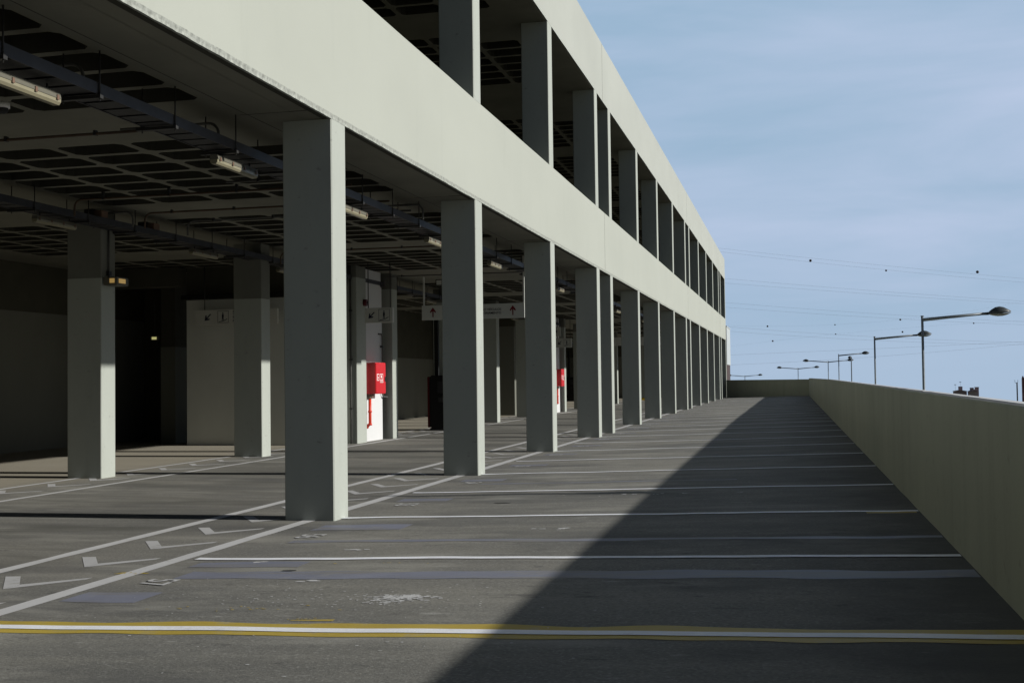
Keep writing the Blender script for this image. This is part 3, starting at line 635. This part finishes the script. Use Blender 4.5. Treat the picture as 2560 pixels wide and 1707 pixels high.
# ------------------------------------------------------------------ hose cabinets
def hose_cabinet(dy, dx, lab):
    t = thing('hose_cabinet', (-4.6+dx, 23.6+dy, 1.0), lab, 'fire hose cabinet', 'red fire hose cabinets')
    x0, x1, y0, y1 = -4.699+dx, -4.46+dx, 23.27+dy, 23.90+dy
    MB().box(x0, x1, y0, y1, 1.00, 1.66, .006).build('cabinet_box', 'red', t)
    d = MB().box(x1+.001, x1+.010, y0+.02, y1-.02, 1.02, 1.64).build('door', 'red', t)
    mb = MB()
    for ya, yb in ((.06, .20), (.25, .44)):
        Y0, Y1_, Z0, Z1 = y0+ya, y0+yb, 1.28, 1.42; e = .012; X = x1+.011
        for a in ((Y0, Y1_, Z0, Z0+e), (Y0, Y1_, Z1-e, Z1), (Y0, Y0+e, Z0+e, Z1-e), (Y1_-e, Y1_, Z0+e, Z1-e)): mb.box(X, X+.002, a[0], a[1], a[2], a[3])
    mb.box(x1+.011, x1+.013, y0+.085, y0+.10, 1.30, 1.40); mb.box(x1+.011, x1+.013, y0+.12, y0+.17, 1.33, 1.35)
    mb.tube([(x1+.011, y0+.34, 1.365), (x1+.013, y0+.34, 1.365)], .028, 12); mb.box(x1+.011, x1+.013, y0+.36, y0+.378, 1.30, 1.36)
    mb.build('pictogram', 'iconwhite', d)
    text('lettering', 'INCÊNDIO', .045, (x1+.012, y0+.25, 1.235), (0, 1, 0), (0, 0, 1), 'iconwhite', d)
    MB().box(x1+.010, x1+.022, y1-.08, y1-.05, 1.26, 1.36).build('handle', 'dark', d)
    p = thing('red_water_pipe', (-4.6+dx, 23.3+dy, .3), 'red water pipe with elbow under the %s hose cabinet' % ('near' if dy == 0 else 'far'), 'pipe', 'red pipes under the hose cabinets')
    P = [(-4.62+dx, 23.36+dy, .93), (-4.62+dx, 23.36+dy, .36)]+[(-4.62+dx-.06*math.sin(a), 23.36+dy, .36-.06*(1-math.cos(a))) for a in (.4, .8, 1.2, 1.57)]+[(-4.698+dx, 23.36+dy, .30)]
    MB().tube(P, .032, 12).build('pipe', 'redpipe', p)
    for z in (.92, .63, .30+.06): MB().tube([(-4.62+dx, 23.36+dy, z-.02), (-4.62+dx, 23.36+dy, z+.02)], .042, 12).build('collar', 'brass' if z > .9 else 'redpipe', p)
    MB().box(-4.67+dx, -4.57+dx, 23.34+dy, 23.50+dy, .93, .995).build('valve_block', 'brass', p)
hose_cabinet(0, 0, 'near red fire hose cabinet on the sunlit white wall right of the first outer column')
hose_cabinet(20.55, -.03, 'far red fire hose cabinet, seen right of the third outer column')
t = thing('wall_pipe', (-4.66, 24.3, 1), 'dark upright pipe with hooked ends on the white wall beside the red cabinet', 'pipe', 'upright pipes')
MB().tube([(-4.69, 24.1, 2.29), (-4.66, 24.22, 2.29), (-4.66, 24.26, 2.24), (-4.66, 24.26, .98), (-4.66, 24.30, .93), (-4.60, 24.42, .92)], .016, 8).build('pipe', 'pipe', t); MB().box(-4.70, -4.64, 24.23, 24.29, 2.0, 2.04).build('clip', 'rod', t)
t = thing('wall_pipe', (-4.75, 22.53, 0), 'full-height grey pipe on the shaded face of the column left of the white wall', 'pipe', 'upright pipes')
MB().tube([(-4.72, 22.53, 0), (-4.72, 22.53, ZS)], .022, 8).build('pipe', 'pipe', t)
for z in (.7, 1.7, 2.7): MB().box(-4.75, -4.69, 22.51, 22.568, z, z+.03).build('clip', 'rod', t)
# ------------------------------------------------------------------ payment machines
def machine(x, y, lab, w=.6, side='red'):
    t = thing('payment_machine', (x+w/2, y+.3, 0), lab, 'machine', 'dark machines inside the car park')
    MB().box(x+.06, x+w, y, y+.6, .06, 1.40, .03).build('cabinet', 'black', t)
    MB().box(x, x+.055, y+.02, y+.58, .08, 1.37, .012).build('side_panel', 'darkred' if side == 'red' else 'black', t)
    MB().box(x+.05, x+w-.05, y+.05, y+.55, -.0, .06).build('plinth', 'dark', t)
    MB().box(x+.28, x+.60, y-.012, y-.002, .95, 1.25).build('screen', 'dark', t)
    MB().box(x+.30, x+.42, y-.015, y-.002, .72, .84).build('ticket_slot', 'rod', t)
    MB().box(x+.14, x+.24, y+.2, y+.3, 1.402, 2.9).build('conduit_post', 'black', t)
machine(-5.02, 28.62, 'black machine cabinet with a thin dark red side, standing left of the second outer column')
machine(-8.72, 66.8, 'distant dark red machine in the shade right of the third outer column', .8)
t = thing('wheel_stop', (-4.4, 68.2, 0), 'small yellow block on the floor far down between the columns', 'block')
MB().prism([(-4.6, 0), (-4.2, 0), (-4.24, .14), (-4.56, .14)], 'y', 68, 69).build('block_body', 'yelplastic', t); MB().box(-4.5, -4.3, 67.99, 69.01, .142, .16).build('top_strip', 'black', t)
# ------------------------------------------------------------------ street lamps beyond the parapet
def lamp_head(par, x, y, z, s):
    d = 1 if s > 0 else -1
    MB().tube([(x, y, z), (x+d*.22, y, z+.012)], [.045, .055], 10).build('spigot', 'lamphead', par)
    x0 = x+d*.18
    top = [(0, .02), (.06, .11), (.14, .17), (.26, .23), (.40, .24), (.54, .20), (.68, .11), (.78, .04)]
    mb = MB(); bm = mb.bm; Rg = []
    for a, h in top:
        wd = .17*math.sin(min(math.pi, max(.12, (a+.05)/.82*math.pi)))**.6; ring = []
        for k in range(13):
            th = math.pi*k/12; ring.append(bm.verts.new((x0+d*a, y+wd*math.cos(th), z-.03+a*.10+h*math.sin(th))))
        Rg.append(ring)
    for A, B in zip(Rg, Rg[1:]):
        for k in range(12):
            f = bm.faces.new((A[k], A[k+1], B[k+1], B[k])); f.smooth = True
        bm.faces.new((A[12], A[0], B[0], B[12]))
    bm.faces.new(Rg[0]); bm.faces.new(Rg[-1]); mb.build('lamp_cover', 'lamphead', par)
    mb = MB(); bm = mb.bm; Rg = []
    for a, h in ((.08, .02), (.2, .06), (.34, .09), (.5, .095), (.64, .07), (.74, .03), (.78, .008)):
        wd = .15*math.sin(min(math.pi-.1, max(.2, (a+.03)/.84*math.pi)))**.6
        Rg.append([bm.verts.new((x0+d*a, y+wd*math.cos(math.pi*k/10), z-.026+a*.07-h*math.sin(math.pi*k/10))) for k in range(11)])
    for A, B in zip(Rg, Rg[1:]):
        for k in range(10):
            f = bm.faces.new((A[k], A[k+1], B[k+1], B[k])); f.smooth = True
        bm.faces.new((A[10], A[0], B[0], B[10]))
    bm.faces.new(Rg[0]); bm.faces.new(Rg[-1]); mb.build('lamp_bowl', 'glass', par)
GZ = -8.5
def street_lamp(x, y, ztop, arms, lab, grp='street lamps beyond the parapet', reach=2.05, rise=.17, lean=-.03):
    t = thing('street_lamp', (x, y, GZ), lab, 'street lamp', grp)
    MB().tube([(x-lean*0, y, GZ), (x, y, -2), (x+.0, y, ztop)], [.09, .055, .042], 12).build('pole', 'lamp', t)
    MB().tube([(x, y, ztop-.002), (x, y, ztop+.03)], .055, 12).build('pole_cap', 'lamphead', t)
    for s in arms:
        e = s*reach
        MB().tube([(x+s*.02, y, ztop-.12), (x+e*.5, y, ztop-.12+rise*.52), (x+e, y, ztop-.12+rise)], [.062, .055, .05], 10).build('arm', 'lamp', t)
        lamp_head(t, x+e-s*.05, y, ztop-.12+rise-.01, s)
    return t
street_lamp(8.60, 44, 3.33, (1,), 'nearest and tallest single-arm street lamp rising above the parapet')
street_lamp(8.49, 67, 3.37, (1,), 'second nearest single-arm street lamp, its head behind the nearest pole')
street_lamp(8.67, 122, 3.44, (1,), 'smallest single-arm street lamp, third from the right')
t = street_lamp(8.83, 100, 2.70, (), 'plain street lamp pole ending beside a double lamp head')
MB().tube([(8.83, 100, 2.6), (8.84, 102.4, 2.8)], .04, 8).build('arm', 'lamp', t); MB().sphere((8.84, 102.6, 2.82), .16, .38, .12).build('lamp_cover', 'lamphead', t)
street_lamp(8.35, 146, 3.09, (1, -1), 'double-arm street lamp, rightmost of the three doubles')
street_lamp(4.96, 172, 2.51, (1, -1), 'double-arm street lamp, middle one of the three doubles')
street_lamp(-3.70, 204, 1.58, (1, -1), 'double-arm street lamp, leftmost and lowest, by the building corner')
t = street_lamp(11.2, 12.45, 4.9, (1,), 'street lamp standing out of frame at the right, casting the thin shadow on the deck', rise=.1)
t = street_lamp(17.1, 29.2, 7.4, (1,), 'second street lamp out of frame at the right, casting a short far shadow')
# ------------------------------------------------------------------ power lines and marker balls
CA = [[(-9.37, 27.68), (8.3, 25.37), (23.26, 23.75), (49.41, 20.9)], [(-9.1, 26.94), (8.28, 24.7), (23.24, 22.9), (49.41, 20.1)],
 [(-9.2, 21.56), (24.48, 18.3), (49.3, 16.23)], [(-9.22, 20.63), (24.46, 17.63), (49.29, 15.68)],
 [(-9.01, 16.62), (10.83, 14.79), (29.68, 13.22), (49.19, 11.99)], [(-9.03, 15.67), (10.82, 13.94), (29.67, 12.42), (49.18, 11.36)],
 [(-8.25, 11.62), (10.73, 9.96), (29.58, 8.62), (49.09, 7.74)], [(-8.27, 10.75), (10.71, 9.16), (29.56, 8.01), (49.07, 7.25)],
 [(-8.36, 5.89), (12.03, 6.38), (24.21, 6.91), (49.09, 7.8)], [(-8.4, 3.87), (11.99, 4.68), (29.51, 5.78), (49.07, 7.28)]]
def lagr(P, x):
    s = 0
    for i, (a, b) in enumerate(P):
        q = b
        for j, (c, d) in enumerate(P):
            if i != j: q *= (x-c)/(a-c)
        s += q
    return s
CL = ['topmost thin power cable, carrying dark balls', 'second thin power cable from the top, just under the ball line', 'third power cable from the top, upper of the second pair', 'fourth power cable from the top, lower of the second pair',
      'fifth power cable, upper of the third pair', 'sixth power cable, lower of the third pair', 'seventh power cable, upper of the fourth pair', 'eighth power cable, lower of the fourth pair',
      'ninth power cable, rising to the right above the lowest', 'lowest power cable, rising to the right behind the street lamps']
for P, l in zip(CA, CL):
    if len(P) == 4: P = [P[0], P[1] if abs(P[1][0]-20) < abs(P[2][0]-20) else P[2], P[3]]
    pts = []
    for i in range(41):
        x = -30+i*2.6; pts.append((x, 250+(x-20)*.25, lagr(P, x)))
    o = MB().tube(pts, .0125, 5).build('power_cable', 'cable', loc=(20, 250, lagr(P, 20))); tag(o, l, 'power cable', 'power cables in the sky')
bl = [(8.3, 247, 24.97, .27), (23.34, 251, 22.77, .20), (41.48, 255, 22.2, .30)]
bl += [(x, 330, z, r) for x, z, r in ((-2.1, 15.27, .25), (15.82, 15.26, .18), (32.75, 16.23, .26), (51.24, 14.82, .2), (-.77, 11.19, .24), (15.95, 12.71, .18), (33.24, 12.93, .24))]
BL = ['left marker ball of the three on the topmost cable', 'small middle marker ball on the topmost cable', 'right and largest marker ball on the topmost cable', 'leftmost upper marker ball near the building corner', 'tiny upper marker ball at mid sky', 'upper marker ball left of the tall street lamp',
      'faint marker ball under the tall lamp arm', 'leftmost lower marker ball near the building', 'tiny lower marker ball at mid sky', 'lower marker ball above the second lamp arm']
b0 = None
for (x, y, z, r), l in zip(bl, BL):
    if b0 is None: b0 = MB().sphere((0, 0, 0), 1, 1, 1).build('marker_ball', 'ball'); o = b0
    else: o = b0.copy(); col.objects.link(o)
    o.location = (x, y, z); o.scale = (r, r, r); tag(o, 'dark '+l, 'marker ball', 'warning balls on the power cables')
# two faint cables that carry the lower balls
for P, l in (([(-2.1, 15.27), (15.82, 15.30), (32.75, 16.23)], 'faint distant cable carrying the upper row of four balls'), ([(-.77, 11.19), (15.95, 12.71), (51.24, 14.82)], 'faint distant cable carrying the lower row of balls')):
    pts = [(x, 330, lagr(P, x)) for x in [-30+3*i for i in range(34)]]
    o = MB().tube(pts, .007, 5).build('power_cable', 'cable', loc=(15, 330, lagr(P, 15))); tag(o, l, 'power cable', 'power cables in the sky')
# ------------------------------------------------------------------ far things
an = thing('annexe_building', (-6, 96, -8), 'white block with brown base just beyond the far building corner', 'building')
MB().box(-14, -1.0, 96, 101.7, 2.31, 5.36).build('upper_walls', 'annexe', an); MB().box(-13.9, -1.04, 96.05, 101.6, -8, 2.31).build('brown_base', 'annexeb', an)
MB().box(-14.1, -.97, 95.95, 101.8, 5.36, 5.44).build('roof_edge', 'annexe', an)
def house(name, x0, x1, y0, y1, zw, zr, wm, rm, lab, chim=()):
    t = thing(name, ((x0+x1)/2, (y0+y1)/2, -20), lab, 'house', 'far houses over the parapet')
    MB().box(x0, x1, y0, y1, -25, zw).build('wall', wm, t); xm = (x0+x1)/2
    r = MB().prism([(x0-.12, zw), (x1+.12, zw), (xm+.2, zr), (xm-.2, zr)], 'y', y0-.2, y1+.2).build('roof', rm, t)
    for cx, cw, cz in chim: MB().box(cx, cx+cw, y0+.6, y0+1.2, zr-.8, cz).build('chimney', 'roof', r)
    mb = MB()
    for i in range(3): mb.box(x0+.3+i*(x1-x0-.9)/2, x0+.6+i*(x1-x0-.9)/2, y0-.03, y0-.01, zw-1.6, zw-.9)
    mb.build('window', 'black', t)
    return t
house('far_house', 26.9, 28.6, 180, 181.5, -1.12, -.98, 'house', 'roof', 'leftmost far house with a domed chimney over the parapet', [(27.6, .5, -.45)])
house('far_house', 28.65, 29.75, 178, 179.5, -1.2, -.98, 'house', 'roof', 'dark reddish far house with a square chimney right of the domed one', [(28.9, .45, -.62), (29.3, .25, -.85)])
t = thing('far_house', (30.1, 181, -25), 'small pink far house, boxy and taller than wide', 'house', 'far houses over the parapet')
MB().box(29.92, 30.38, 181, 181.8, -25, -.63).build('wall', 'pink', t); MB().box(29.88, 30.42, 180.95, 181.85, -.63, -.56).build('roof', 'roof', t)
t = thing('far_house', (37.2, 180, -25), 'dark red brick tower cut by the right edge of the picture', 'house', 'far houses over the parapet')
MB().box(36.15, 38.6, 180, 180.8, -25, .62).build('wall', 'brick', t); MB().prism([(36.15, .62), (36.35, .62), (36.25, .95)], 'y', 180, 180.8).build('roof', 'brick', t); MB().prism([(36.4, .62), (38.6, .62), (37.4, 1.3)], 'y', 180, 180.8).build('roof', 'brick', t)
t = thing('antenna_mast', (35.4, 180, -25), 'thin dark mast with a forked top near the right edge', 'mast')
MB().tube([(35.4, 180, -25), (35.38, 180, .05)], .09, 8).build('pole', 'dark', t)
MB().tube([(35.34, 180, -.1), (35.12, 180, .0), (35.10, 180, .42)], .025, 6).build('fork', 'dark', t); MB().tube([(35.42, 180, .0), (35.5, 180, .1), (35.5, 180, .42)], .025, 6).build('fork', 'dark', t)
for x, z, l in ((27.87, .2, 'tall thin roof aerial on the leftmost far house'), (27.17, -.17, 'short thin roof aerial left of the tall one')):
    t = thing('roof_aerial', (x, 181, -1), l, 'aerial'); MB().tube([(x, 181, -1), (x, 181, z)], .012, 5).build('pole', 'dark', t); MB().box(x-.14, x+.14, 180.98, 181.02, z-.05, z+.02).build('crossbar', 'dark', t)
# ground: a hill top that falls away under the horizon
mb = MB(); bm = mb.bm
rad = [0, 60, 130, 220, 400, 800, 1600, 3200, 6000]; ring0 = None; C0 = (0, 40)
def gz(r): return GZ-.0 if r < 130 else GZ-(r-130)*.045
for r in rad:
    if r == 0: ring = [bm.verts.new((*C0, GZ))]*48
    else: ring = [bm.verts.new((C0[0]+r*math.cos(2*math.pi*k/48), C0[1]+r*math.sin(2*math.pi*k/48), gz(r))) for k in range(48)]
    if ring0:
        for k in range(48):
            q = [ring0[k], ring[k], ring[(k+1) % 48], ring0[(k+1) % 48]]
            if ring0[0] == ring0[1]: q = q[:3]
            f = bm.faces.new(q); f.smooth = True
    ring0 = ring
g = mb.build('ground', 'ground'); tag(g, kind='structure')
